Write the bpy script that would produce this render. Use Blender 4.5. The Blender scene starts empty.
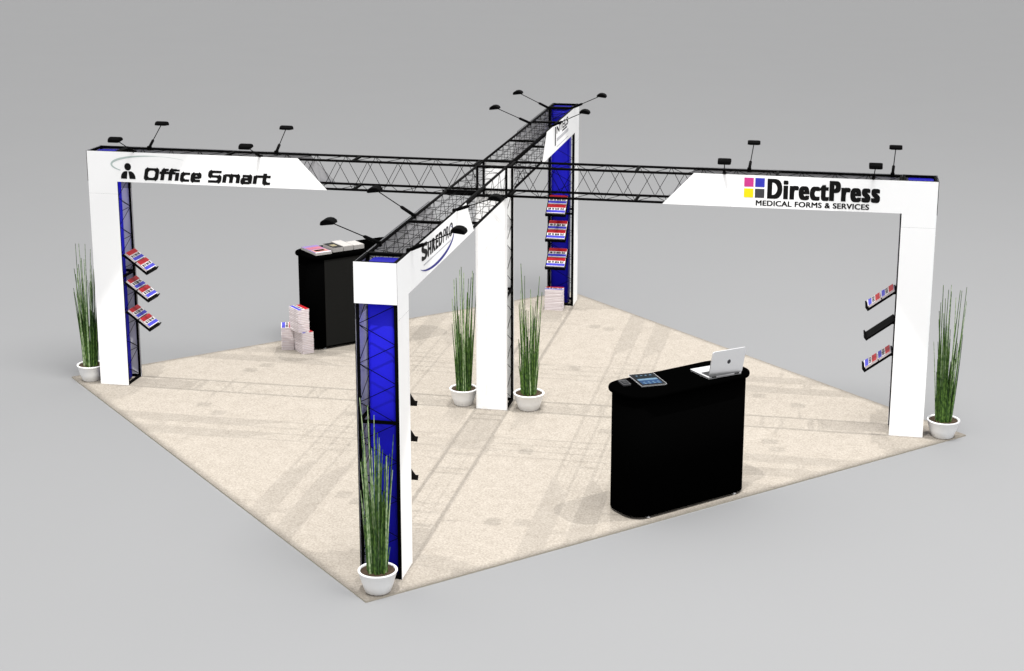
import bpy, bmesh, math, random
from mathutils import Vector, Matrix
random.seed(7)
D = bpy.data
SC = bpy.context.scene
COL = SC.collection
S2 = math.sqrt(2)

# ------------------------------------------------------------------ materials
def lin(r, g, b):
    f = lambda c: (c/255/12.92) if c/255 <= .04045 else ((c/255+.055)/1.055)**2.4
    return (f(r), f(g), f(b), 1)

def mat(name, col, rough=.6, spec=.3, metal=0., noise=0., nscale=20., bump=0., bscale=200., coat=0.):
    m = D.materials.new(name); m.use_nodes = True
    nt = m.node_tree; N = nt.nodes; L = nt.links
    b = N['Principled BSDF']
    b.inputs['Base Color'].default_value = col
    b.inputs['Roughness'].default_value = rough
    b.inputs['Specular IOR Level'].default_value = spec
    b.inputs['Metallic'].default_value = metal
    if coat: b.inputs['Coat Weight'].default_value = coat
    tc = N.new('ShaderNodeTexCoord')
    if noise:
        t = N.new('ShaderNodeTexNoise'); t.inputs['Scale'].default_value = nscale; t.inputs['Detail'].default_value = 4
        L.new(tc.outputs['Object'], t.inputs['Vector'])
        mx = N.new('ShaderNodeMix'); mx.data_type = 'RGBA'
        mx.inputs[6].default_value = tuple(c*(1-noise) for c in col[:3])+(1,)
        mx.inputs[7].default_value = tuple(min(1, c*(1+noise)) for c in col[:3])+(1,)
        L.new(t.outputs['Fac'], mx.inputs[0]); L.new(mx.outputs[2], b.inputs['Base Color'])
    if bump:
        t = N.new('ShaderNodeTexNoise'); t.inputs['Scale'].default_value = bscale; t.inputs['Detail'].default_value = 3
        L.new(tc.outputs['Object'], t.inputs['Vector'])
        bp = N.new('ShaderNodeBump'); bp.inputs['Strength'].default_value = bump; bp.inputs['Distance'].default_value = .002
        L.new(t.outputs['Fac'], bp.inputs['Height']); L.new(bp.outputs['Normal'], b.inputs['Normal'])
    return m

M = {}
M['white'] = mat('white_laminate', (.90, .90, .90, 1), .35, .3, noise=.006, nscale=6)
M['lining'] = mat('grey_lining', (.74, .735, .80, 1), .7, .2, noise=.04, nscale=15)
M['sign_back'] = mat('sign_backing', (.36, .36, .375, 1), .7, .2, noise=.04, nscale=15)
M['blue'] = mat('blue_panel', (.008, .007, .47, 1), .5, .12, noise=.05, nscale=8)
M['blue_shaded'] = mat('blue_panel_shaded', (.004, .0035, .19, 1), .6, .08, noise=.05, nscale=8)  # panel blue painted darker for tower tops, offsetting strong light from above
M['black_metal'] = mat('black_powder_coat', (.0014, .0014, .0014, 1), .7, .02, noise=.2, nscale=40)
M['black_fabric'] = mat('black_counter_fabric', (.0008, .0008, .0008, 1), .95, .0, noise=.2, nscale=300)
M['black_top'] = mat('black_counter_top', (.0005, .0005, .0005, 1), .9, .0, noise=.2, nscale=60)
M['charcoal'] = mat('charcoal_door', (.0075, .0075, .007, 1), .8, .05, noise=.1, nscale=50)
M['chrome'] = mat('brushed_steel', (.7, .7, .7, 1), .3, .5, metal=1, noise=.05, nscale=80)
M['ink'] = mat('black_ink', (.004, .004, .004, 1), .6, .1, noise=.1)
M['grey_ink'] = mat('grey_ink', (.45, .45, .47, 1), .6, .1, noise=.05)
M['pale_ink'] = mat('pale_green_grey_ink', (.42, .50, .48, 1), .6, .1, noise=.05)
M['navy'] = mat('navy_ink', (.03, .03, .20, 1), .6, .1, noise=.05)
M['magenta'] = mat('magenta_ink', (.52, .045, .22, 1), .6, .1, noise=.1)
M['royal'] = mat('blue_ink', (.035, .04, .38, 1), .6, .1, noise=.1)
M['yellow'] = mat('yellow_ink', (.72, .62, .01, 1), .6, .1, noise=.05)
M['dark'] = mat('dark_grey_ink', (.05, .05, .055, 1), .6, .1, noise=.15)
M['paper'] = mat('white_paper', (.62, .585, .585, 1), .8, .15, noise=.03, nscale=60)
M['grey_paper'] = mat('grey_white_paper', (.36, .345, .33, 1), .8, .1, noise=.05, nscale=30)
M['edge'] = mat('paper_edge', (.50, .43, .44, 1), .85, .1, noise=.08, nscale=200)
M['red'] = mat('red_print', (.30, .009, .014, 1), .5, .1, noise=.08, nscale=60)
M['pblue'] = mat('blue_print', (.040, .038, .33, 1), .5, .1, noise=.08, nscale=60)
M['pink'] = mat('pink_print', (.30, .085, .12, 1), .5, .15, noise=.35, nscale=14)
M['lilac'] = mat('lilac_print', (.16, .105, .27, 1), .5, .15, noise=.15, nscale=14)
M['peach'] = mat('peach_print', (.38, .17, .14, 1), .5, .15, noise=.25, nscale=18)
M['olive'] = mat('olive_print', (.20, .17, .09, 1), .5, .3, noise=.4, nscale=25)
M['pot'] = mat('white_ceramic', (.80, .80, .80, 1), .35, .4, noise=.015, nscale=9)
M['soil'] = mat('dark_soil', (.055, .038, .025, 1), .95, .1, noise=.6, nscale=70, bump=.8, bscale=60)
M['alu'] = mat('silver_aluminium', (.86, .86, .87, 1), .30, .5, metal=.85, noise=.02, nscale=30)
M['key'] = mat('black_keys', (.012, .012, .013, 1), .5, .3, noise=.1)
M['glass_dark'] = mat('dark_glass', (.004, .0045, .006, 1), .5, .05, noise=.1)
M['scr_blue'] = mat('screen_blue', (.014, .036, .085, 1), .6, .03, noise=.45, nscale=30)
M['scr_pale'] = mat('screen_pale', (.09, .15, .21, 1), .6, .03, noise=.25, nscale=40)
M['scr_slate'] = mat('screen_slate', (.006, .009, .011, 1), .6, .03, noise=.4, nscale=40)
M['grey_plastic'] = mat('grey_plastic', (.035, .035, .037, 1), .5, .15, noise=.15, nscale=90)
M['lens'] = mat('frosted_lens', (.55, .55, .52, 1), .3, .4, noise=.03)

def reed_mat(name, a, b):
    m = D.materials.new(name); m.use_nodes = True
    nt = m.node_tree; N = nt.nodes; L = nt.links; bs = N['Principled BSDF']
    bs.inputs['Roughness'].default_value = .55; bs.inputs['Specular IOR Level'].default_value = .3
    tc = N.new('ShaderNodeTexCoord'); mp = N.new('ShaderNodeMapping'); mp.inputs['Scale'].default_value = (60, 60, 34)
    t = N.new('ShaderNodeTexNoise'); t.inputs['Scale'].default_value = 1.; t.inputs['Detail'].default_value = 3
    r = N.new('ShaderNodeValToRGB'); r.color_ramp.elements[0].position = .38; r.color_ramp.elements[1].position = .62
    r.color_ramp.elements[0].color = a; r.color_ramp.elements[1].color = b
    L.new(tc.outputs['Object'], mp.inputs[0]); L.new(mp.outputs[0], t.inputs['Vector'])
    L.new(t.outputs['Fac'], r.inputs[0]); L.new(r.outputs[0], bs.inputs['Base Color'])
    return m
M['reed'] = reed_mat('reed_green', (.018, .055, .007, 1), (.100, .190, .032, 1))
M['reed_dark'] = reed_mat('reed_dark_green', (.010, .034, .007, 1), (.055, .125, .022, 1))
M['reed_pale'] = reed_mat('reed_pale_green', (.12, .22, .07, 1), (.40, .50, .28, 1))

def carpet_mat():
    m = D.materials.new('beige_carpet'); m.use_nodes = True
    nt = m.node_tree; N = nt.nodes; L = nt.links; bs = N['Principled BSDF']
    bs.inputs['Roughness'].default_value = .95; bs.inputs['Specular IOR Level'].default_value = .05
    tc = N.new('ShaderNodeTexCoord')
    def noise(s, d=4, ro=.6):
        t = N.new('ShaderNodeTexNoise'); t.inputs['Scale'].default_value = s; t.inputs['Detail'].default_value = d
        t.inputs['Roughness'].default_value = ro; L.new(tc.outputs['Object'], t.inputs['Vector']); return t
    f = noise(62, 3, .9); c = noise(7, 3); v = noise(170, 2)
    r = N.new('ShaderNodeValToRGB'); e = r.color_ramp.elements
    e[0].position = .33; e[0].color = CARPET_A; e[1].position = .66; e[1].color = CARPET_B
    ad = N.new('ShaderNodeMath'); ad.operation = 'MULTIPLY_ADD'; ad.inputs[1].default_value = .14
    L.new(c.outputs['Fac'], ad.inputs[0])
    ml = N.new('ShaderNodeMath'); ml.operation = 'MULTIPLY'; ml.inputs[1].default_value = .86
    L.new(f.outputs['Fac'], ml.inputs[0]); L.new(ml.outputs[0], ad.inputs[2])
    L.new(ad.outputs[0], r.inputs[0]); L.new(r.outputs[0], bs.inputs['Base Color'])
    bp = N.new('ShaderNodeBump'); bp.inputs['Strength'].default_value = .5; bp.inputs['Distance'].default_value = .003
    L.new(v.outputs['Fac'], bp.inputs['Height']); L.new(bp.outputs[0], bs.inputs['Normal'])
    return m
CARPET_A = (.170, .149, .124, 1); CARPET_B = (.308, .281, .246, 1)
M['carpet'] = carpet_mat()
M['carpet_edge'] = mat('carpet_binding', (.36, .325, .27, 1), .9, .05, noise=.06, nscale=60)
M['floor'] = mat('grey_studio_floor', (.345, .345, .348, 1), 1., .05, noise=.012, nscale=.6)

# ------------------------------------------------------------------ helpers
class MB:
    """collects geometry in world coordinates, builds ONE mesh object"""
    def __init__(s): s.v = []; s.f = []; s.m = []; s.sm = []
    def add(s, vs, fs, mi=0, smooth=False):
        o = len(s.v); s.v += [tuple(p) for p in vs]
        for f in fs: s.f.append([o+i for i in f]); s.m.append(mi); s.sm.append(smooth)
    def box(s, lo, hi, mi=0, T=None):
        x0, y0, z0 = lo; x1, y1, z1 = hi
        vs = [Vector(p) for p in ((x0,y0,z0),(x1,y0,z0),(x1,y1,z0),(x0,y1,z0),(x0,y0,z1),(x1,y0,z1),(x1,y1,z1),(x0,y1,z1))]
        if T: vs = [T(p) for p in vs]
        s.add(vs, [(3,2,1,0),(4,5,6,7),(0,1,5,4),(1,2,6,5),(2,3,7,6),(3,0,4,7)], mi)
    def tube(s, a, b, r, n=8, mi=0, r2=None, cap=True):
        a = Vector(a); b = Vector(b); d = (b-a).normalized(); r2 = r if r2 is None else r2
        u = d.orthogonal().normalized(); w = d.cross(u)
        vs = []
        for c, rr in ((a, r), (b, r2)):
            for k in range(n):
                t = 2*math.pi*k/n; vs.append(c+u*math.cos(t)*rr+w*math.sin(t)*rr)
        s.add(vs, [(k, (k+1) % n, n+(k+1) % n, n+k) for k in range(n)], mi, True)
        if cap: s.add(vs, [tuple(range(n-1, -1, -1)), tuple(range(n, 2*n))], mi)
    def bar(s, a, b, w, h, mi=0):
        a = Vector(a); b = Vector(b); d = (b-a).normalized()
        up = Vector((0,0,1)) if abs(d.z) < .9 else Vector((1,0,0))
        sd = d.cross(up).normalized(); up = sd.cross(d)
        vs = [c+sd*i*w/2+up*j*h/2 for c in (a, b) for i, j in ((-1,-1),(1,-1),(1,1),(-1,1))]
        s.add(vs, [(0,1,2,3),(7,6,5,4),(1,0,4,5),(2,1,5,6),(3,2,6,7),(0,3,7,4)], mi)
    def prism(s, poly, T, t0, t1, mi=0, mi_back=None, mi_side=None, smooth=False):
        """poly: 2-D points; T(u, v, w) -> world; from w=t0 to w=t1"""
        n = len(poly); vs = [T(u, v, t0) for u, v in poly]+[T(u, v, t1) for u, v in poly]
        s.add(vs, [tuple(range(n, 2*n))], mi)
        s.add(vs, [tuple(range(n-1, -1, -1))], mi if mi_back is None else mi_back)
        s.add(vs, [(k, (k+1) % n, n+(k+1) % n, n+k) for k in range(n)], mi if mi_side is None else mi_side, smooth)
    def lathe(s, prof, c, n=40, mi=0, smooth=True):
        c = Vector(c); vs = []
        for r, z in prof:
            for k in range(n):
                t = 2*math.pi*k/n; vs.append(c+Vector((r*math.cos(t), r*math.sin(t), z)))
        for i in range(len(prof)-1):
            s.add(vs[i*n:(i+2)*n], [(k, (k+1) % n, n+(k+1) % n, n+k) for k in range(n)], mi, smooth)
    def build(s, name, mats, parent=None, fix=True):
        off = wloc(parent)
        me = D.meshes.new(name)
        me.from_pydata([tuple(Vector(p)-off) for p in s.v], [], s.f)
        for m_ in (mats if isinstance(mats, (list, tuple)) else [mats]): me.materials.append(M[m_])
        me.polygons.foreach_set('material_index', s.m); me.polygons.foreach_set('use_smooth', s.sm)
        bm = bmesh.new(); bm.from_mesh(me); bmesh.ops.remove_doubles(bm, verts=bm.verts, dist=1e-6)
        if fix: bmesh.ops.recalc_face_normals(bm, faces=bm.faces)
        bm.to_mesh(me); bm.free(); me.update()
        o = D.objects.new(name, me); COL.objects.link(o)
        if parent: o.parent = parent
        return o

def wloc(o):
    v = Vector((0,0,0))
    while o is not None: v += o.location; o = o.parent
    return v

def tag(o, label, cat, group=None):
    o['label'] = label; o['category'] = cat
    if group: o['group'] = group
    return o

def thing(name, label, cat, loc, group=None):
    o = D.objects.new(name, None); COL.objects.link(o); o.location = loc; o.empty_display_size = .1
    return tag(o, label, cat, group)

def rrect(x0, y0, x1, y1, r, n=6):
    out = []
    for cx, cy, a0 in ((x1-r, y1-r, 0), (x0+r, y1-r, 90), (x0+r, y0+r, 180), (x1-r, y0+r, 270)):
        for k in range(n+1):
            a = math.radians(a0+90*k/n); out.append((cx+r*math.cos(a), cy+r*math.sin(a)))
    return out

# ------------------------------------------------------------------ dimensions
HH = 2.33; SH = .2935; R = 3.9235; B = .148; W = .2935; Z0 = .012   # Z0: carpet surface
cb = B-.0135; CR = .0115; LR_ = .0028

ARMS = {'right': 0, 'far': 90, 'left': 180, 'near': 270}
def arm_T(name):
    a = math.radians(ARMS[name]); c, s = round(math.cos(a)), round(math.sin(a))
    return lambda p: Vector((p[0]*c-p[1]*s, p[0]*s+p[1]*c, p[2]))

# ------------------------------------------------------------------ setting
fl = MB(); fl.add([(-400,-60,0),(400,-60,0),(400,700,0),(-400,700,0)], [(0,1,2,3)])
o = fl.build('floor', 'floor', fix=False); o['kind'] = 'structure'

cp = MB(); d = 4.31
cp.prism([(0,-d),(d,0),(0,d),(-d,0)], lambda u, v, w: Vector((u, v, w)), .001, Z0, 0, 0, 1)
tag(cp.build('carpet', ['carpet', 'carpet_edge']), 'square beige speckled carpet laid under the whole display stand', 'carpet')

# ------------------------------------------------------------------ towers
def zigzag(mb, T, a0, a1, fn, step, r=LR_, phase=0):
    """zigzag lacing between two chords; fn(t, side) -> local point"""
    n = max(2, round((a1-a0)/step)); st = (a1-a0)/n
    for k in range(n):
        sd = (k+phase) % 2
        mb.tube(T(fn(a0+k*st, sd)), T(fn(a0+(k+1)*st, 1-sd)), r, 5, cap=False)

def tower(name, label):
    """end tower; local frame: outward = +x, x from R-W to R"""
    T = arm_T(name); x0 = R-W+.0135; x1 = R-.0135
    t = thing('display_tower', label, 'display tower', T((R-W/2, 0, Z0)), 'end towers of the display stand')
    for x in (x0, x1):
        for y in (-cb, cb):
            m = MB(); m.tube(T((x, y, Z0)), T((x, y, HH)), CR, 10); m.build('chord', 'black_metal', t)
    lc = MB()
    for ph, (ax, x) in enumerate((('x', x0), ('x', x1), ('y', -cb), ('y', cb))):
        if ax == 'x': fn = lambda z, s, x=x: (x, -cb+2*cb*s, z)
        else: fn = lambda z, s, y=x: (x0+(x1-x0)*s, y, z)
        zigzag(lc, T, Z0+.03, HH-.02, fn, .143, phase=ph % 2)
    lc.build('lacing', 'black_metal', t)
    for zc in (Z0+.014, 1.18 if name == 'near' else 1.10, HH-.012):
        m = MB()
        for x in (x0, x1): m.bar(T((x, -cb, zc)), T((x, cb, zc)), .018, .022)
        for y in (-cb, cb): m.bar(T((x0, y, zc)), T((x1, y, zc)), .018, .022)
        m.build('crossbar', 'black_metal', t)
    for s in (-1, 1):
        m = MB(); q = lambda u, v, w: T((u, s*w, v))
        m.prism([(R-W, Z0+.001), (R, Z0+.001), (R, 1.9195), (R-W, 1.9195)], q, B+.0005, B+.0055, 0, 1, 2)
        m.build('side_panel', ['white', 'lining', 'black_metal'], t)
    m = MB(); q = lambda u, v, w: T((w, u, v))
    m.prism([(-B-.005, HH-SH), (B+.005, HH-SH), (B+.005, HH), (-B-.005, HH)], q, R+.0005, R+.0055, 0, 1, 2)
    m.build('end_panel', ['white', 'lining', 'black_metal'], t)
    m = MB(); q = lambda u, v, w: T((u, v, w))
    m.prism(rrect(R-.235, -.076, R-.04, .124, .03), q, Z0+.02, HH-.03, 0, smooth=True)
    m.build('core_panel', 'blue', t)
    m = MB(); m.prism(rrect(R-.245, -.078, R-.03, .128, .035), q, HH-.029, HH-.024, 0, smooth=True); m.build('cap', 'blue_shaded', t)
    return t
tower('left', 'white panelled truss tower at the left corner, with shelves holding booklets on its right side')
tower('right', 'white panelled truss tower at the right corner, under the sign with coloured squares')
tower('near', 'tower nearest the viewer, its open end showing black lacing over a tall blue panel')
tower('far', 'farthest tower, its blue face carrying three shelves above a stack of booklets')

t = thing('centre_tower', 'white central column standing between two potted plants where the trusses cross', 'display tower', (0, 0, Z0))
ci = lambda p: Vector(p)
for x in (-cb, cb):
    for y in (-cb, cb):
        m = MB(); m.tube((x, y, Z0), (x, y, HH-.02), CR, 10); m.build('chord', 'black_metal', t)
for ph, v in enumerate((-cb, cb)):
    m = MB(); zigzag(m, ci, Z0+.03, HH-SH, lambda z, s, v=v: (v, -cb+2*cb*s, z), .143, phase=ph)
    m.build('lacing', 'black_metal', t)
for zc in (Z0+.014, 1.11):
    m = MB()
    for v in (-cb, cb): m.bar((v, -cb, zc), (v, cb, zc), .02, .024); m.bar((-cb, v, zc), (cb, v, zc), .02, .024)
    m.build('crossbar', 'black_metal', t)
for s, top in ((-1, HH-SH-.004), (1, HH-.03)):
    m = MB(); m.prism([(-B, Z0+.001), (B, Z0+.001), (B, top), (-B, top)], lambda u, v, w: Vector((u, s*w, v)), B+.0005, B+.0085, 0, 0, 0)
    m.build('side_panel', 'white', t)

# ------------------------------------------------------------------ truss beams
def beam(name, label):
    T = arm_T(name); a0 = B+.004; a1 = R-W-.001; zt = HH-.0135; zb = HH-SH+.0135
    t = thing('truss_beam', label, 'truss', T(((a0+a1)/2, 0, HH-SH)), 'black truss beams of the display stand')
    for y in (-cb, cb):
        for z in (zt, zb):
            m = MB(); m.tube(T((a0-.15, y, z)), T((a1, y, z)), CR, 8); m.build('chord', 'black_metal', t)
    m = MB()
    r_ = .0021 if name in ('near', 'far') else LR_
    zigzag(m, T, a0, a1, lambda a, s: (a, -cb, zb+(zt-zb)*s), .1435, r_, phase=0)
    zigzag(m, T, a0, a1, lambda a, s: (a, cb, zb+(zt-zb)*s), .1435, r_, phase=(1 if name in ('right', 'near', 'far') else 0))
    zigzag(m, T, a0, a1, lambda a, s: (a, -cb+2*cb*s, zt), .1435, r_, phase=1)
    zigzag(m, T, a0, a1, lambda a, s: (a, -cb+2*cb*s, zb), .1435, r_, phase=0)
    if name in ('near', 'far'):
        for y in (-cb*.33, cb*.33):
            for z in (zt, zb): m.tube(T((a0, y, z)), T((a1, y, z)), r_*.85, 5, cap=False)
        for z in (zt-(zt-zb)*.33, zt-(zt-zb)*.67):
            for y in (-cb, cb): m.tube(T((a0, y, z)), T((a1, y, z)), r_*.85, 5, cap=False)
    m.build('lacing', 'black_metal', t)
    for x in (a0+.012, 1.31, 2.55, a1-.012):
        m = MB()
        for z in (zt, zb): m.bar(T((x, -cb, z)), T((x, cb, z)), .022, .02)
        if x == a1-.012:
            for y in (-cb, cb): m.bar(T((x, y, zb)), T((x, y, zt)), .014, .014)
        m.build('crossbar', 'black_metal', t)
    return t
bl = beam('left', 'black lattice truss running left from the centre column to the sign with a person emblem')
beam('right', 'black lattice truss running right from the centre column to the sign with four coloured squares')
beam('near', 'black lattice truss running towards the viewer, behind the oval swoosh sign')
beam('far', 'black lattice truss running back from the centre column to the farthest tower')
m = MB(); m.box((-.46, -B+.004, HH-SH+.026), (-.16, -B+.018, HH-SH+.046)); m.build('coupling_plate', 'black_metal', bl)

# ------------------------------------------------------------------ header signs
PT = B+.0055   # outer face of sign
def sign(name, side, label):
    T = arm_T(name)
    t = thing('header_sign', label, 'sign', T((R-1.1, side*(B+.004), HH-SH)), 'white header signs hung on the trusses')
    m = MB(); q = lambda u, v, w: T((u, side*w, v))
    z1 = HH-.001
    m.prism([(R, 1.9205), (R, z1), (1.828, z1), (1.553, HH-SH+.004), (R-W, HH-SH+.004), (R-W, 1.9205)], q, B+.0005, PT, 0, 1, 2)
    m.build('board', ['white', 'sign_back', 'black_metal'], t)
    return t
SG = {}
SG['office'] = sign('left', 1, 'white header sign with a black person emblem and bold slanted lettering, left of the centre')
SG['direct'] = sign('right', -1, 'white header sign with four coloured squares beside heavy black lettering')
SG['shred'] = sign('near', 1, 'white header sign with a navy oval swoosh under black capitals, nearest the viewer')
SG['tel'] = sign('far', -1, 'white header sign with a black upright bar and thin letters on the farthest tower')
sign('left', -1, 'blank white header sign on the rear of the left truss, behind the person emblem')
sign('right', 1, 'blank white header sign on the rear of the right truss, behind the coloured squares')
sign('near', -1, 'blank white header sign on the left of the nearest truss, backing the oval swoosh')
sign('far', 1, 'blank white header sign on the left face of the farthest truss')

FRONT = lambda u, v, w: Vector((u, -w, v))      # signs facing the viewer: u = world x
SIDE = lambda u, v, w: Vector((w, u, v))        # signs facing right: u = world y
E0 = PT+.0008; E1 = PT+.0022

def text(name, s, Q, u0, v0, u1, v1, mt, parent, bold=0., shear=0., spacing=1.):
    cu = D.curves.new('txt', 'FONT'); cu.body = s; cu.size = 1; cu.offset = bold; cu.shear = shear; cu.space_character = spacing
    cu.resolution_u = 5; cu.fill_mode = 'FRONT'; cu.offset = 0
    ob = D.objects.new('txt', cu); COL.objects.link(ob)
    bpy.context.view_layer.update()
    me = D.meshes.new_from_object(ob.evaluated_get(bpy.context.evaluated_depsgraph_get()))
    D.objects.remove(ob); D.curves.remove(cu)
    X = [v.co.x for v in me.vertices]; Y = [v.co.y for v in me.vertices]
    ax, bx, ay, by = min(X), max(X), min(Y), max(Y)
    faces = [tuple(p.vertices) for p in me.polygons]; co_ = [v.co.copy() for v in me.vertices]; D.meshes.remove(me)
    # heavy lettering: the strokes widened by slightly shifted layers, each a hair prouder than the last
    H_ = v1-v0; b = bold*H_; lay = [(0, 0)]
    if bold: lay = [(i*b/2, j*b/2*.45) for i in (-2, -1, 0, 1, 2) for j in (-2, 0, 2)]
    mb = MB(); hy = b*.45
    for n_, (dx, dy) in enumerate(lay):
        mb.add([Q(u0+b+(p.x-ax)/(bx-ax)*(u1-u0-2*b)+dx, v0+hy+(p.y-ay)/(by-ay)*(H_-2*hy)+dy, E1+.00004*n_) for p in co_], faces, 0)
    return mb.build(name, mt, parent)

def plate(mb, poly, Q, mi=0): mb.prism(poly, Q, E0, E1, mi)
def rect(u0, v0, u1, v1): return [(u0, v0), (u1, v0), (u1, v1), (u0, v1)]
def ribbon(mb, pts, wid, Q, mi=0, lift=0.):
    """pts 2-D polyline, wid: list of widths -> flat band with mitred joints"""
    n = len(pts); L_ = []; R_ = []
    for i in range(n):
        a = Vector(pts[max(0, i-1)]); b = Vector(pts[min(n-1, i+1)]); t = (b-a).normalized(); nn = Vector((-t.y, t.x))
        p = Vector(pts[i]); k = 1.
        if 0 < i < n-1:
            t1 = (Vector(pts[i])-Vector(pts[i-1])).normalized(); n1 = Vector((-t1.y, t1.x)); k = 1/max(.5, nn.dot(n1))
        w = wid[i] if isinstance(wid, list) else wid
        L_.append(p+nn*w/2*k); R_.append(p-nn*w/2*k)
    vs = [Q(p.x, p.y, E1+lift) for p in L_+R_]
    mb.add(vs, [(i, i+1, n+i+1, n+i) for i in range(n-1)], mi)

# --- sign with person emblem: square slanted lettering drawn with strokes
GL = {  # glyphs in a box of height 1: list of strokes (points, vertical weight)
 'O': (.86, [[(.13,.5),(.13,.8),(.22,.93),(.64,.93),(.73,.8),(.73,.2),(.64,.07),(.22,.07),(.13,.2),(.13,.5)]]),
 'f': (.44, [[(.2,0),(.2,.8),(.28,.93),(.5,.93)], [(.0,.66),(.46,.66)]]),
 'i': (.28, [[(.13,0),(.13,.72)], [(.13,.84),(.13,1)]]),
 'c': (.58, [[(.56,.66),(.22,.66),(.13,.55),(.13,.17),(.22,.06),(.56,.06)]]),
 'e': (.64, [[(.13,.35),(.52,.35),(.52,.57),(.44,.66),(.22,.66),(.13,.55),(.13,.17),(.22,.06),(.58,.06)]]),
 'S': (.82, [[(.74,.93),(.2,.93),(.12,.84),(.12,.6),(.2,.52),(.6,.52),(.68,.43),(.68,.16),(.6,.07),(.06,.07)]]),
 'm': (1.0, [[(.13,0),(.13,.72)], [(.13,.66),(.43,.66),(.5,.56),(.5,0)], [(.5,.66),(.8,.66),(.87,.56),(.87,0)]]),
 'a': (.68, [[(.1,.66),(.46,.66),(.54,.57),(.54,0)], [(.54,.38),(.2,.38),(.12,.3),(.12,.14),(.2,.06),(.54,.06)]]),
 'r': (.48, [[(.13,0),(.13,.72)], [(.13,.66),(.5,.66)]]),
 't': (.5, [[(.16,.95),(.16,.17),(.25,.06),(.5,.06)], [(.0,.66),(.48,.66)]]),
 ' ': (.32, []),
}
def square_text(name, s, u0, v0, u1, h, Q, parent, thick=.35, thin=.225, shear=.2):
    tot = sum(GL[c][0] for c in s); su = (u1-u0-shear*h)/tot
    mb = MB(); x = 0.; k = 0
    for c in s:
        wd, strokes = GL[c]
        for st in strokes:
            vs = []; fs = []
            for (ax, ay), (bx, by) in zip(st[:-1], st[1:]):
                # vertical strokes heavy, horizontal strokes lighter; pieces overlap, each a hair higher
                dx, dy = (bx-ax)*su, (by-ay)*h; l = math.hypot(dx, dy); tx, ty = dx/l, dy/l
                w = h*(thick*abs(ty)+thin*abs(tx)); e = w*.16
                ext0 = e if (ax, ay) != st[0] else 0; ext1 = e if (bx, by) != st[-1] else 0
                A = ((x+ax)*su-tx*ext0, ay*h-ty*ext0); Bq = ((x+bx)*su+tx*ext1, by*h+ty*ext1)
                nx, ny = -ty*w/2, tx*w/2
                q = [(A[0]+nx, A[1]+ny), (A[0]-nx, A[1]-ny), (Bq[0]-nx, Bq[1]-ny), (Bq[0]+nx, Bq[1]+ny)]
                k += 1
                mb.add([Q(u0+a+shear*b, v0+b, E1+.00006*(k % 12)) for a, b in q], [(0,1,2,3)])
        x += wd
    mb.build(name, 'ink', parent)
square_text('lettering', 'Office Smart', -3.365, 2.072, -2.085, .108, FRONT, SG['office'])
mb = MB(); hc = (-3.515, 2.188)
plate(mb, [(hc[0]+.034*math.cos(a*math.pi/12), hc[1]+.036*math.sin(a*math.pi/12)) for a in range(24)], FRONT)
bx, by = -3.515, 2.071
def half(s):
    pts = [(bx+s*.014, by+.001), (bx+s*.073, by+.001)]
    for k in range(0, 7):
        a = math.radians(k*12); pts.append((bx+s*(.012+.061*math.cos(a)), by+.012+.066*math.sin(a)))
    pts.append((bx+s*.004, by+.074))
    return pts if s > 0 else pts[::-1]
plate(mb, half(1), FRONT); plate(mb, half(-1), FRONT)
mb.build('emblem', 'ink', SG['office'])
mb = MB(); pts = []; wd = []
for k in range(41):
    a = math.radians(218-k*(218-42)/40)
    pts.append((-3.262+.416*math.cos(a), 2.207+.088*math.sin(a)+.004*k/40)); wd.append(.002+.017*math.sin(math.pi*min(1, (k+3)/34))**1)
ribbon(mb, pts, [max(.0015, w) for w in wd], FRONT); mb.build('swoosh', 'pale_ink', SG['office'])
# --- sign with coloured squares
for cn, (u, v) in (('magenta', (2.270, 2.226)), ('royal', (2.366, 2.226)), ('yellow', (2.270, 2.130)), ('dark', (2.366, 2.130))):
    mb = MB(); plate(mb, rect(u, v, u+.082, v+.080), FRONT)
    mb.build('colour_square', cn, SG['direct'])['label'] = {'magenta': 'magenta square', 'royal': 'blue square', 'yellow': 'yellow square', 'dark': 'dark grey square'}[cn]
text('lettering', 'DirectPress', FRONT, 2.472, 2.124, 3.440, 2.304, 'ink', SG['direct'], bold=.072, spacing=1.20)
text('tagline', 'MEDICAL FORMS & SERVICES', FRONT, 2.376, 2.060, 3.352, 2.109, 'ink', SG['direct'], bold=.05, spacing=1.04)
# --- swoosh sign
text('lettering', 'S', SIDE, -3.262, 2.178, -3.095, 2.306, 'ink', SG['shred'], bold=.085)
text('lettering', 'HRED', SIDE, -3.085, 2.176, -2.640, 2.282, 'ink', SG['shred'], bold=.078, spacing=1.22)
text('lettering', 'PRO', SIDE, -2.615, 2.174, -2.300, 2.278, 'dark', SG['shred'], bold=.02, shear=.12)
mb = MB(); pts = []; wd = []
for k in range(49):
    a = math.radians(206+k*(400-206)/48)
    pts.append((-2.81+.545*math.cos(a), 2.185+.118*math.sin(a))); wd.append(.002+.024*math.sin(math.pi*k/48))
ribbon(mb, pts, wd, SIDE); mb.build('swoosh', 'navy', SG['shred'])
mb = MB(); u = -3.2
while u < -2.36:
    w = random.uniform(.012, .03); plate(mb, rect(u, 2.138, u+w, 2.149), SIDE); u += w+.008
mb.build('fine_print', 'grey_ink', SG['shred'])
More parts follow.
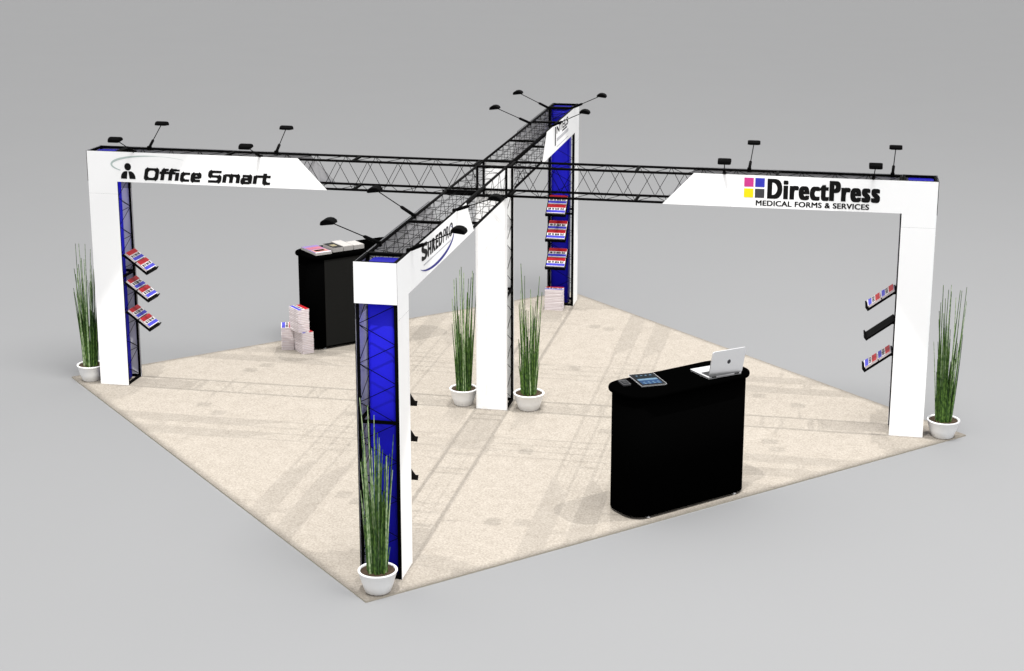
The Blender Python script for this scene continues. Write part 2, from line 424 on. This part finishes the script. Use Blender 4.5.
# --- far sign
mb = MB(); plate(mb, rect(2.310, 2.105, 2.362, 2.305), SIDE); mb.build('upright_bar', 'ink', SG['tel'])
text('lettering', 'NTELS', SIDE, 2.41, 2.218, 3.145, 2.302, 'ink', SG['tel'], bold=.05)
mb = MB(); plate(mb, rect(2.77, 2.190, 3.065, 2.206), SIDE); mb.build('underline', 'ink', SG['tel'])
mb = MB(); plate(mb, rect(2.43, 2.135, 3.16, 2.170), SIDE); mb.build('tagline', 'grey_ink', SG['tel'])
mb = MB(); plate(mb, rect(2.43, 2.074, 3.17, 2.082), SIDE); mb.build('rule', 'grey_ink', SG['tel'])

# ------------------------------------------------------------------ arm lamps
def lamp(base, head, ax, label):
    base = Vector(base); head = Vector(head)
    t = thing('arm_lamp', label, 'lamp', base, 'black arm lamps clamped to the trusses')
    dr = (head-base); L_ = dr.length; dr.normalize()
    m = MB(); m.box(base-Vector((.017,.017,.026)), base+Vector((.017,.017,.012))); m.build('clamp', 'black_metal', t)
    m = MB(); m.tube(base+dr*.008, base+dr*.11, .0135, 10); m.tube(base+dr*.11, base+dr*.125, .0135, 10, r2=.006); m.build('socket', 'black_metal', t)
    m = MB(); m.tube(base+dr*.1, head-dr*.02, .0042, 8); m.build('arm', 'black_metal', t)
    out = Vector((0, math.copysign(1, dr.y), 0)) if ax == 'y' else Vector((math.copysign(1, dr.x), 0, 0))
    al = Vector((1,0,0)) if ax == 'y' else Vector((0,1,0))
    tilt = math.radians(7); oo = (out*math.cos(tilt)-Vector((0,0,1))*math.sin(tilt)); uu = out*math.sin(tilt)+Vector((0,0,1))*math.cos(tilt)
    poly = [(p_*.8, q_*.85) for p_, q_ in ((-.062, -.018), (.068, -.018), (.070, -.006), (.060, .014), (.03, .028), (-.005, .030), (-.035, .022), (-.058, .004))]
    m = MB(); hw = .056
    n = len(poly); rings = []
    for s_, sc in ((-hw, .86), (-hw+.012, 1), (hw-.012, 1), (hw, .86)):
        rings.append([head+al*s_+oo*(a*sc)+uu*(b_*sc) for a, b_ in poly])
    for i in range(3):
        m.add(rings[i]+rings[i+1], [(k, (k+1) % n, n+(k+1) % n, n+k) for k in range(n)], 0, False)
    m.add(rings[0], [tuple(range(n-1, -1, -1))]); m.add(rings[3], [tuple(range(n))])
    m.build('lamp_shade', 'black_metal', t)
    m = MB(); c = head-uu*.0172
    m.add([c+al*a+oo*b_ for a, b_ in ((-.042,-.042),(.042,-.042),(.042,.048),(-.042,.048))], [(0,1,2,3)]); m.build('lens', 'lens', t, fix=False)
LAMPS = LAMPDATA = [
 ((-3.449,-cb,HH),(-3.470,-.480,2.502),'y','arm lamp leaning forward at the left end of the left truss'),
 ((-3.415,cb,HH),(-3.428,.48,2.504),'y','arm lamp raised behind the person emblem on the left truss'),
 ((-2.197,-cb,HH),(-2.212,-.46,2.478),'y','arm lamp leaning forward above the end of the slanted lettering'),
 ((-2.137,cb,HH),(-2.149,.47,2.505),'y','arm lamp raised behind the end of the slanted lettering, tall against the backdrop'),
 ((2.093,-cb,HH),(2.113,-.471,2.500),'y','arm lamp leaning forward just left of the four coloured squares'),
 ((2.295,cb,HH),(2.312,.50,2.506),'y','arm lamp raised above the four coloured squares'),
 ((3.375,-cb,HH),(3.382,-.45,2.503),'y','arm lamp leaning forward above the end of the heavy lettering'),
 ((3.545,cb,HH),(3.573,.46,2.512),'y','arm lamp raised on the right truss nearest the blue tower top'),
 ((-cb,-3.352,HH),(-.505,-3.352,2.469),'x','arm lamp reaching left over the back counter from the nearest truss, closest to the viewer'),
 ((-cb,-2.383,HH),(-.44,-2.383,2.52),'x','arm lamp reaching left from the nearest truss, in front of the left lattice truss'),
 ((-cb,2.394,HH),(-.505,2.394,2.482),'x','lower arm lamp reaching left from the farthest truss'),
 ((-cb,3.523,HH),(-.478,3.523,2.492),'x','upper arm lamp reaching left beside the top of the farthest tower'),
 ((cb,-3.53,HH),(.492,-3.53,2.49),'x','arm lamp reaching right across the lettering of the oval swoosh sign'),
 ((cb,-2.143,HH),(.458,-2.143,2.444),'x','arm lamp reaching right in front of the top of the centre column'),
 ((cb,2.223,HH),(.48,2.223,2.49),'x','lower arm lamp reaching right from the farthest truss, over the upright bar sign'),
 ((cb,3.575,HH),(.46,3.575,2.478),'x','upper arm lamp reaching right beside the top of the farthest tower'),
]
for a in LAMPDATA: lamp(*a)

# ------------------------------------------------------------------ booklets and shelves
BW, BH, BT = .208, .128, .0188
def booklet_mesh(name, seed):
    rnd = random.Random(seed); m = MB(); I = lambda p: Vector(p)
    x, y, t = BW/2, BH/2, BT
    # page block slightly recessed between two covers
    m.box((-x+.0015, -y+.0015, .0035), (x-.0015, y-.0015, t-.0035), 4)
    m.box((-x, -y, .0002), (x, y, .0033), 0)
    m.box((-x, -y, t-.0033), (x, y, t), 0)
    for a, b, mi in ((-y+.006, -y+.042, 2), (y-.048, y-.0005, 1)):
        m.add([(-x, a, t+.0004), (x, a, t+.0004), (x, b, t+.0004), (-x, b, t+.0004)], [(0,1,2,3)], mi)
    u = -x+.012
    while u < x-.02:
        w = rnd.uniform(.008, .02)
        m.add([(u, -y+.046, t+.0006), (u+w, -y+.046, t+.0006), (u+w, y-.052-rnd.uniform(0, .008), t+.0006), (u, y-.052, t+.0006)], [(0,1,2,3)], 3)
        u += w+rnd.choice((.003, .003, .012))
    o = m.build(name, ['paper', 'red', 'pblue', 'ink', 'edge'], fix=False)
    return o
BK = booklet_mesh('booklet', 3)
first = [True]
def booklet(mx, label, group):
    if first[0]: o = BK; first[0] = False
    else: o = BK.copy(); COL.objects.link(o)
    o.matrix_world = mx
    return tag(o, label, 'booklet', group)

DX, DZ = .232, -.178; SL = math.hypot(DX, DZ)
def shelf(name, zt, label, books, where):
    """slanted tray on the inner side of a tower, sloping down and away from it"""
    T = arm_T(name); xi = R-W-.004
    ex = Vector((-DX/SL, 0, DZ/SL)); nrm = Vector((DZ/SL, 0, DX/SL)); nrm = Vector((-abs(nrm.x), 0, nrm.z))
    base = Vector((xi-.006, 0, zt-.006))
    P = lambda s, y, n: T(base+ex*s+Vector((0, y+.020, 0))+nrm*n)
    t = thing('brochure_shelf', label, 'shelf', T((xi, 0, zt)), 'black slanted brochure shelves on the towers')
    hw = .118
    m = MB(); m.add([P(s, y, n) for n in (-.016, 0) for s, y in ((0,-hw),(SL,-hw),(SL,hw),(0,hw))], [(3,2,1,0),(4,5,6,7),(0,1,5,4),(1,2,6,5),(2,3,7,6),(3,0,4,7)])
    m.build('tray', 'black_metal', t)
    m = MB(); m.add([P(s, y, n) for n in (-.016, .022) for s, y in ((SL+.0005,-hw),(SL+.010,-hw),(SL+.010,hw),(SL+.0005,hw))], [(3,2,1,0),(4,5,6,7),(0,1,5,4),(1,2,6,5),(2,3,7,6),(3,0,4,7)])
    m.build('lip', 'black_metal', t)
    m = MB()
    for y in (-.09, .09): m.bar(T(base+ex*.02+Vector((0, y, -.014))), T((xi+.003, y, zt-.028)), .012, .012)
    m.build('bracket', 'black_metal', t)
    if books:
        for i in range(2):
            c = P(.072+i*.140, 0, .001+.001*i)
            ay = (T(-ex)).normalized(); az = T(nrm).normalized(); axx = ay.cross(az)
            mx = Matrix((( axx.x, ay.x, az.x, c.x), (axx.y, ay.y, az.y, c.y), (axx.z, ay.z, az.z, c.z), (0,0,0,1)))
            booklet(mx, f"red and blue booklet, {'upper' if i == 0 else 'lower'} of the two on the {where}", 'booklets displayed on the shelves')
for nm, zs, wh in (('left', (1.335, 1.062, .770), 'left tower'), ('right', (1.338, 1.066, .772), 'right tower'),
                   ('near', (1.335, 1.062, .762), 'nearest tower'), ('far', (1.315, 1.02, .695), 'farthest tower')):
    for z, p in zip(zs, ('top', 'middle', 'bottom')):
        bare = nm == 'near' or (nm == 'right' and p == 'middle')
        what = 'bare' if (nm == 'right' and p == 'middle') else 'slanted'
        full = '' if bare else ', holding two booklets'
        if nm == 'near': lab = f'{p} black shelf just showing past the right edge of the nearest tower'
        else: lab = f'{what} black {p} shelf on the inner side of the {wh}{full}'
        shelf(nm, z, lab, not bare, f'{p} shelf of the {wh}')

def stack(cx, cy, z, ang, n, top_label, label, group, seed):
    rnd = random.Random(seed)
    for k in range(n):
        a = math.radians(ang+rnd.uniform(-1.2, 1.2))
        mx = Matrix.Translation((cx+rnd.uniform(-.0015, .0015), cy+rnd.uniform(-.0015, .0015), z+k*BT)) @ Matrix.Rotation(a, 4, 'Z')
        booklet(mx, top_label if k == n-1 else label, group)
    return z+n*BT
# booklet long side direction along (-.64,.77): 129.7 deg; top (red) edge towards +s
zt = stack(-2.325, 1.30, Z0, -45, 12, 'topmost booklet of the low front stack, partly under the upper stack', 'white edged booklet inside the low front stack by the back counter', 'booklets in the low front stack', 1)
stack(-2.368, 1.30, zt+.001, -45, 13, 'booklet with blue and red bands on top of the tall pile by the back counter', 'white edged booklet inside the upper stack of the tall pile', 'booklets in the upper stack', 2)
stack(-2.535, 1.40, Z0, -72, 13, 'topmost booklet of the rear left stack beside the tall pile', 'white edged booklet inside the rear left stack beside the tall pile', 'booklets in the rear left stack', 3)
stack(-.040, 3.47, Z0, 2, 13, 'topmost booklet of the stack on the floor before the farthest tower', 'white edged booklet inside the stack on the floor before the farthest tower', 'booklets in the far stack', 4)

# ------------------------------------------------------------------ counters
def counter(nc, sc, flip, label):
    ns = lambda n, s, z: Vector(((s+n)/S2, (s-n)/S2, z))
    # local: a along the counter, b depth (b > 0 = front)
    P = lambda a, b, z: ns(nc+b*flip, sc+a*flip, z)
    t = thing('reception_counter', label, 'counter', P(0, 0, Z0), 'black rounded reception counters')
    def stadium(e):     # rounded rectangle, grown by e
        return rrect(-.591-e, -.207-e, .591+e, .207+e, .15+e, 12)
    m = MB(); m.prism(stadium(0.), P, .034, .994, 0, smooth=True); m.build('body', 'black_fabric', t)
    m = MB(); m.prism(stadium(-.024), P, .026, .0335, 0, smooth=True); m.build('base_plate', 'black_metal', t)
    m = MB(); prof = [(.018, .9945), (.027, .999), (.030, 1.012), (.027, 1.025), (.018, 1.0295)]
    rs = [stadium(r) for r, z in prof]; n = len(rs[0])
    for i in range(4):
        m.add([P(a, b, prof[i][1]) for a, b in rs[i]]+[P(a, b, prof[i+1][1]) for a, b in rs[i+1]], [(k, (k+1) % n, n+(k+1) % n, n+k) for k in range(n)], 0, True)
    m.add([P(a, b, prof[0][1]) for a, b in rs[0]], [tuple(range(n-1, -1, -1))]); m.add([P(a, b, prof[4][1]) for a, b in rs[4]], [tuple(range(n))])
    m.build('countertop', 'black_top', t)
    dr = MB(); dr.prism([(-.43, .05), (.44, .05), (.44, .978), (-.43, .978)], lambda u, v, w: P(u, -w, v), .2076, .215, 0)
    do = dr.build('door', 'charcoal', t)
    h = MB(); h.tube(P(.02, -.228, .55), P(.02, -.228, .65), .006, 8)
    for z in (.552, .648): h.tube(P(.02, -.2155, z), P(.02, -.228, z), .005, 8)
    h.build('handle', 'black_metal', do)
    for a in (-.44, .44):
        for b in (-.17, .182):
            f = MB(); c = P(a, b, Z0+.001); f.lathe([(0, 0), (.020, 0), (.020, .008), (.011, .009), (.011, .0135)], c, 14); f.build('foot', 'chrome', t)
    return t, P
c1, P1 = counter(2.778, -.064, 1, 'black rounded counter in front, carrying a laptop and a tablet')
c2, P2 = counter(-2.69, -.065, -1, 'black rounded counter at the back left, carrying magazines, beside stacked booklets')
NS = lambda n, s, z: Vector(((s+n)/S2, (s-n)/S2, z))

# laptop
zc = 1.0305
t = thing('laptop', 'open silver laptop standing on the front black counter, its lid back facing out', 'laptop', NS(2.82, .245, zc))
s0, s1 = .088, .410; n0, n1 = 2.70, 2.960
cl, sl = math.cos(math.radians(5)), math.sin(math.radians(5))
def NL(n, s_, z):    # the laptop stands turned a little
    dn_, ds_ = n-2.95, s_-.245
    return NS(2.95+dn_*cl+ds_*sl, .245-dn_*sl+ds_*cl, z)
m = MB(); m.prism(rrect(n0, s0, n1, s1, .012), lambda u, v, w: NL(u, v, w), zc+.0005, zc+.015, 0); m.build('base', 'alu', t)
m = MB(); m.prism(rrect(2.825, s0+.022, 2.940, s1-.022, .004), lambda u, v, w: NL(u, v, w), zc+.0152, zc+.0165, 0)
kb = m.build('keyboard', 'key', t)
m = MB()
for i in range(5):
    for j in range(13):
        u = 2.829+i*.0215; v = s0+.026+j*.0208; m.prism(rect(u, v, u+.0172, v+.0172), lambda a, b, w: NL(a, b, w), zc+.0167, zc+.0185, 0)
m.build('keys', 'grey_plastic', kb)
m = MB(); m.prism(rrect(2.715, .20, 2.790, .295, .004), lambda u, v, w: NL(u, v, w), zc+.0152, zc+.0156, 0); m.build('touchpad', 'alu', t)
hb = Vector((2.955, zc+.016)); ht = Vector((3.005, zc+.236)); dv = (ht-hb); hl = dv.length; dv.normalize(); dn = Vector((dv.y, -dv.x))
LP = lambda s_, h_, w: NL(hb.x+dv.x*h_+dn.x*w, s_, hb.y+dv.y*h_+dn.y*w)
m = MB(); m.prism(rrect(s0, 0, s1, hl, .018), LP, -.004, .004, 0); ld = m.build('lid', 'alu', t)
m = MB(); m.prism(rrect(s0+.012, .012, s1-.012, hl-.012, .004), LP, -.0052, -.0042, 0); m.build('screen', 'glass_dark', ld)
m = MB(); cs = (s0+s1)/2+.012; ch = hl*.52
m.prism([(cs+.016*math.cos(a*math.pi/10), ch+.019*math.sin(a*math.pi/10)) for a in range(20)], LP, .0042, .005, 0); m.build('emblem', 'dark', ld)
m = MB()
for s_ in (s0+.05, s1-.05): m.tube(LP(s_-.022, -.004, .001), LP(s_+.022, -.004, .001), .007, 10)
m.build('hinge', 'key', t)

# tablet and phone
def flat_device(name, label, cat, c, hw, hh, ang, frame, thick):
    ca, sa = math.cos(ang), math.sin(ang)
    Q = lambda a, b, w: NS(c[0]+a*ca-b*sa, c[1]+a*sa+b*ca, zc+w)
    t = thing(name, label, cat, NS(c[0], c[1], zc))
    m = MB(); m.prism(rrect(-hh, -hw, hh, hw, .012), Q, .0005, thick, 0); m.build('case', frame, t)
    return t, Q
t, Q = flat_device('tablet', 'tablet with a silver rim and lit blue screen lying on the front counter', 'tablet', (2.695, -.325), .107, .150, math.radians(-17), 'alu', .009)
m = MB(); m.prism(rrect(-.1465, -.1035, .1465, .1035, .009), Q, .0092, .0096, 0); gl = m.build('glass', 'glass_dark', t)
m = MB()
for a0, a1, mi in ((-.118, -.02, 0), (-.02, .018, 1), (.018, .112, 2)):
    m.add([Q(a, b, .0100) for a, b in ((a0,-.082),(a1,-.082),(a1,.082),(a0,.082))], [(0,1,2,3)], mi)
for i in range(4):
    for a in (-.105, .06, .092):
        b = -.062+i*.038; m.add([Q(x, y, .0105) for x, y in ((a,b),(a+.014,b),(a+.014,b+.016),(a,b+.016))], [(0,1,2,3)], 1)
m.build('display', ['scr_slate', 'scr_pale', 'scr_blue'], gl)
t, Q = flat_device('phone', 'small grey phone lying at the left end of the front counter', 'phone', (2.660, -.525), .034, .062, math.radians(-17), 'grey_plastic', .012)
m = MB(); m.prism(rrect(-.038, -.024, .044, .024, .004), Q, .0122, .0128, 0); m.build('screen', 'glass_dark', t)
m = MB()
for i in range(3):
    m.prism(rect(-.03+i*.022, -.016, -.018+i*.022, .016), Q, .0130, .0136, 0)
m.build('buttons', 'grey_plastic', t)

# magazines on the back counter
zc = 1.0305
def block(name, label, cat, n0, n1, s0, s1, h, cover, group, extra=None, skew=0.):
    t = thing(name, label, cat, NS((n0+n1)/2, (s0+s1)/2, zc), group)
    Q = lambda u, v, w: NS(u, v+skew*(u-n0), zc+w)
    m = MB(); m.prism(rect(n0, s0, n1, s1), Q, .0005, h, 0); m.build('pages', 'grey_paper', t)
    m = MB(); m.prism(rect(n0+.002, s0+.002, n1-.002, s1-.002), Q, h+.0002, h+.0018, 0); cv = m.build('cover', cover, t)
    if extra:
        m = MB()
        for a0, a1, b0, b1, mi in extra: m.prism(rect(n0+(n1-n0)*a0, s0+(s1-s0)*b0, n0+(n1-n0)*a1, s0+(s1-s0)*b1), Q, h+.0019, h+.0026, mi)
        m.build('cover_print', ['pink', 'peach', 'paper', 'olive', 'lilac'], cv)
G = 'magazines laid out on the back counter'
block('magazine', 'wide pink and lilac magazine lying at the left end of the back counter', 'magazine', -2.85, -2.505, -.585, -.40, .026, 'lilac', G,
      [(.22, .50, .06, .94, 0), (.56, .90, .08, .95, 1), (.62, .80, .2, .8, 0), (.93, .99, .02, .98, 2)])
block('brochure_pile', 'pile of brochures with a dark cover, beside the pink magazine on the back counter', 'brochures', -2.78, -2.54, -.365, -.250, .046, 'ink', G, [(.35, .7, .25, .75, 3)])
block('brochure_pile', 'white brochure pile between the dark covered pile and the rightmost pile on the back counter', 'brochures', -2.83, -2.54, -.243, -.128, .048, 'grey_paper', G)
block('brochure_pile', 'white brochure pile farthest to the right on the back counter', 'brochures', -2.74, -2.54, -.12, .0, .044, 'grey_paper', G)

# ------------------------------------------------------------------ plants
def plant(x, y, label, seed, sc=1.09, ps=1.):
    rnd = random.Random(seed)
    t = thing('potted_reed', label, 'plant', (x, y, Z0), 'potted reed plants on the carpet')
    pot = MB(); pot.lathe([(0, .0005), (.088, .0005), (.096, .008), (.120, .09), (.140, .178), (.1455, .185), (.1455, .193), (.141, .197), (.131, .196), (.127, .188), (.122, .15), (.115, .13)], (x, y, Z0), 48)
    pot.v = [(x+(p[0]-x)*ps, y+(p[1]-y)*ps, Z0+(p[2]-Z0)*.82) for p in pot.v]
    pot.build('pot', 'pot', t)
    so = MB(); rings = [(0, .150), (.04, .152), (.08, .147), (.105*ps, .146), (.1270*ps, .150)]; n = 28; vs = []
    for r, z in rings:
        for k in range(n):
            a = 2*math.pi*k/n; vs.append((x+r*math.cos(a), y+r*math.sin(a), Z0+z+rnd.uniform(-.005, .005)*(r < .12)))
    for i in range(4): so.add(vs[i*n:(i+2)*n], [(k, (k+1) % n, n+(k+1) % n, n+k) for k in range(n)], 0, True)
    so.build('soil', 'soil', t)
    fo = MB()
    def reed(h, w, mi, spread):
        a = rnd.uniform(0, 2*math.pi); r0 = .070*math.sqrt(rnd.random()); bx_, by_ = x+r0*math.cos(a), y+r0*math.sin(a)
        lean = spread*rnd.uniform(.3, 1.1); a2 = a+rnd.uniform(-.7, .7); bend = rnd.uniform(-.02, .035)*h; a3 = rnd.uniform(0, 6.28)
        K = 7; prev = None; ns_ = 5
        for k in range(K+1):
            f = k/K; z = Z0+.135+h*f
            c = Vector((bx_+math.cos(a2)*lean*f+math.cos(a3)*bend*f*f, by_+math.sin(a2)*lean*f+math.sin(a3)*bend*f*f, z))
            rr = w*(1-.72*f)+.0006
            ring = [c+Vector((rr*math.cos(2*math.pi*j/ns_), rr*math.sin(2*math.pi*j/ns_), 0)) for j in range(ns_)]
            if prev: fo.add(prev+ring, [(j, (j+1) % ns_, ns_+(j+1) % ns_, ns_+j) for j in range(ns_)], mi, True)
            prev = ring
    for i in range(20): reed(rnd.uniform(.66, 1.16)*sc, rnd.uniform(.0060, .0082), rnd.choice((0, 2, 1, 0, 2)), .075)
    for i in range(28): reed(rnd.uniform(.42, .85)*sc, rnd.uniform(.0052, .0070), rnd.choice((0, 0, 1, 1, 2)), .05)
    for i in range(70): reed(rnd.uniform(.16, .56)*sc, rnd.uniform(.0055, .0075), rnd.choice((0, 0, 1)), .035)
    fo.build('reeds', ['reed', 'reed_dark', 'reed_pale'], t)
plant(-4.074, -.045, 'potted green reeds at the far left corner, beside the left tower', 11, ps=.92)
plant(-.294, -.050, 'potted green reeds standing just left of the white centre column', 12, ps=.92)
plant(.335, -.062, 'potted green reeds standing just right of the white centre column', 13)
plant(4.100, -.075, 'potted green reeds at the right corner, beside the right tower', 14)
plant(.035, -4.125, 'potted green reeds in front of the nearest blue tower', 15, ps=.96)

# ------------------------------------------------------------------ light
WORLD, KEY, FILL = 1.17, 9600, 2520
w = D.worlds.new('World'); SC.world = w; w.use_nodes = True
bg = w.node_tree.nodes['Background']; bg.inputs[0].default_value = (1, 1, 1, 1); bg.inputs[1].default_value = WORLD
# four profile spots, shuttered to the carpet square
for x, y, P_ in ((8.6, 0, KEY*1.0), (-8.6, 0, KEY), (0, 8.6, KEY), (0, -8.6, KEY*1.1)):
    l = D.lights.new('studio_lamp', 'POINT'); l.energy = P_; l.shadow_soft_size = .05; l.color = (1, .985, .96)
    o = D.objects.new('studio_lamp', l); COL.objects.link(o); o.location = (x, y, 19)
    l.use_nodes = True; nt = l.node_tree; N = nt.nodes; L = nt.links; em = N['Emission']
    tc = N.new('ShaderNodeTexCoord'); sp = N.new('ShaderNodeSeparateXYZ'); L.new(tc.outputs['Normal'], sp.inputs[0])
    def mth(op, p, q=None):
        n_ = N.new('ShaderNodeMath'); n_.operation = op
        for i, v in enumerate((p, q)):
            if v is None: continue
            if isinstance(v, (int, float)): n_.inputs[i].default_value = v
            else: L.new(v, n_.inputs[i])
        return n_.outputs[0]
    iz = mth('DIVIDE', 19., mth('ABSOLUTE', sp.outputs[2]))
    gx = mth('ABSOLUTE', mth('ADD', mth('MULTIPLY', sp.outputs[0], iz), float(x)))
    gy = mth('ABSOLUTE', mth('ADD', mth('MULTIPLY', sp.outputs[1], iz), float(y)))
    mr = N.new('ShaderNodeMapRange'); L.new(mth('ADD', gx, gy), mr.inputs[0])
    mr.inputs[1].default_value = 4.268; mr.inputs[2].default_value = 4.286; mr.inputs[3].default_value = 1; mr.inputs[4].default_value = 0
    L.new(mth('MULTIPLY', mr.outputs[0], 1.), em.inputs['Strength'])
l = D.lights.new('added_fill', 'AREA'); l.shape = 'DISK'; l.size = 9; l.energy = FILL  # unseen overhead fill, added to grade the floor's brightness
o = D.objects.new('added_fill', l); COL.objects.link(o); o.location = (4.5, -5.5, 18.5)

# ------------------------------------------------------------------ camera
yaw, pit, roll, f = -.1924, .2374, .0021, 1610.66
sn, cs_ = math.sin, math.cos
fw = Vector((sn(yaw)*cs_(pit), cs_(yaw)*cs_(pit), -sn(pit))); rt = Vector((cs_(yaw), -sn(yaw), 0)); up = rt.cross(fw)
rt, up = rt*cs_(roll)+up*sn(roll), up*cs_(roll)-rt*sn(roll)
cam = D.cameras.new('camera'); co = D.objects.new('camera', cam); COL.objects.link(co); SC.camera = co
co.matrix_world = Matrix(((rt.x, up.x, -fw.x, 3.0111), (rt.y, up.y, -fw.y, -14.1689), (rt.z, up.z, -fw.z, 4.9222), (0,0,0,1)))
cam.sensor_fit = 'HORIZONTAL'; cam.sensor_width = 36; cam.lens = f/1024*36
cam.shift_x = -9.5888/1024; cam.shift_y = -75.7616/1024; cam.clip_end = 300
SC.view_settings.view_transform = 'Standard'; SC.view_settings.look = 'None'; SC.view_settings.exposure = 0; SC.view_settings.gamma = 1
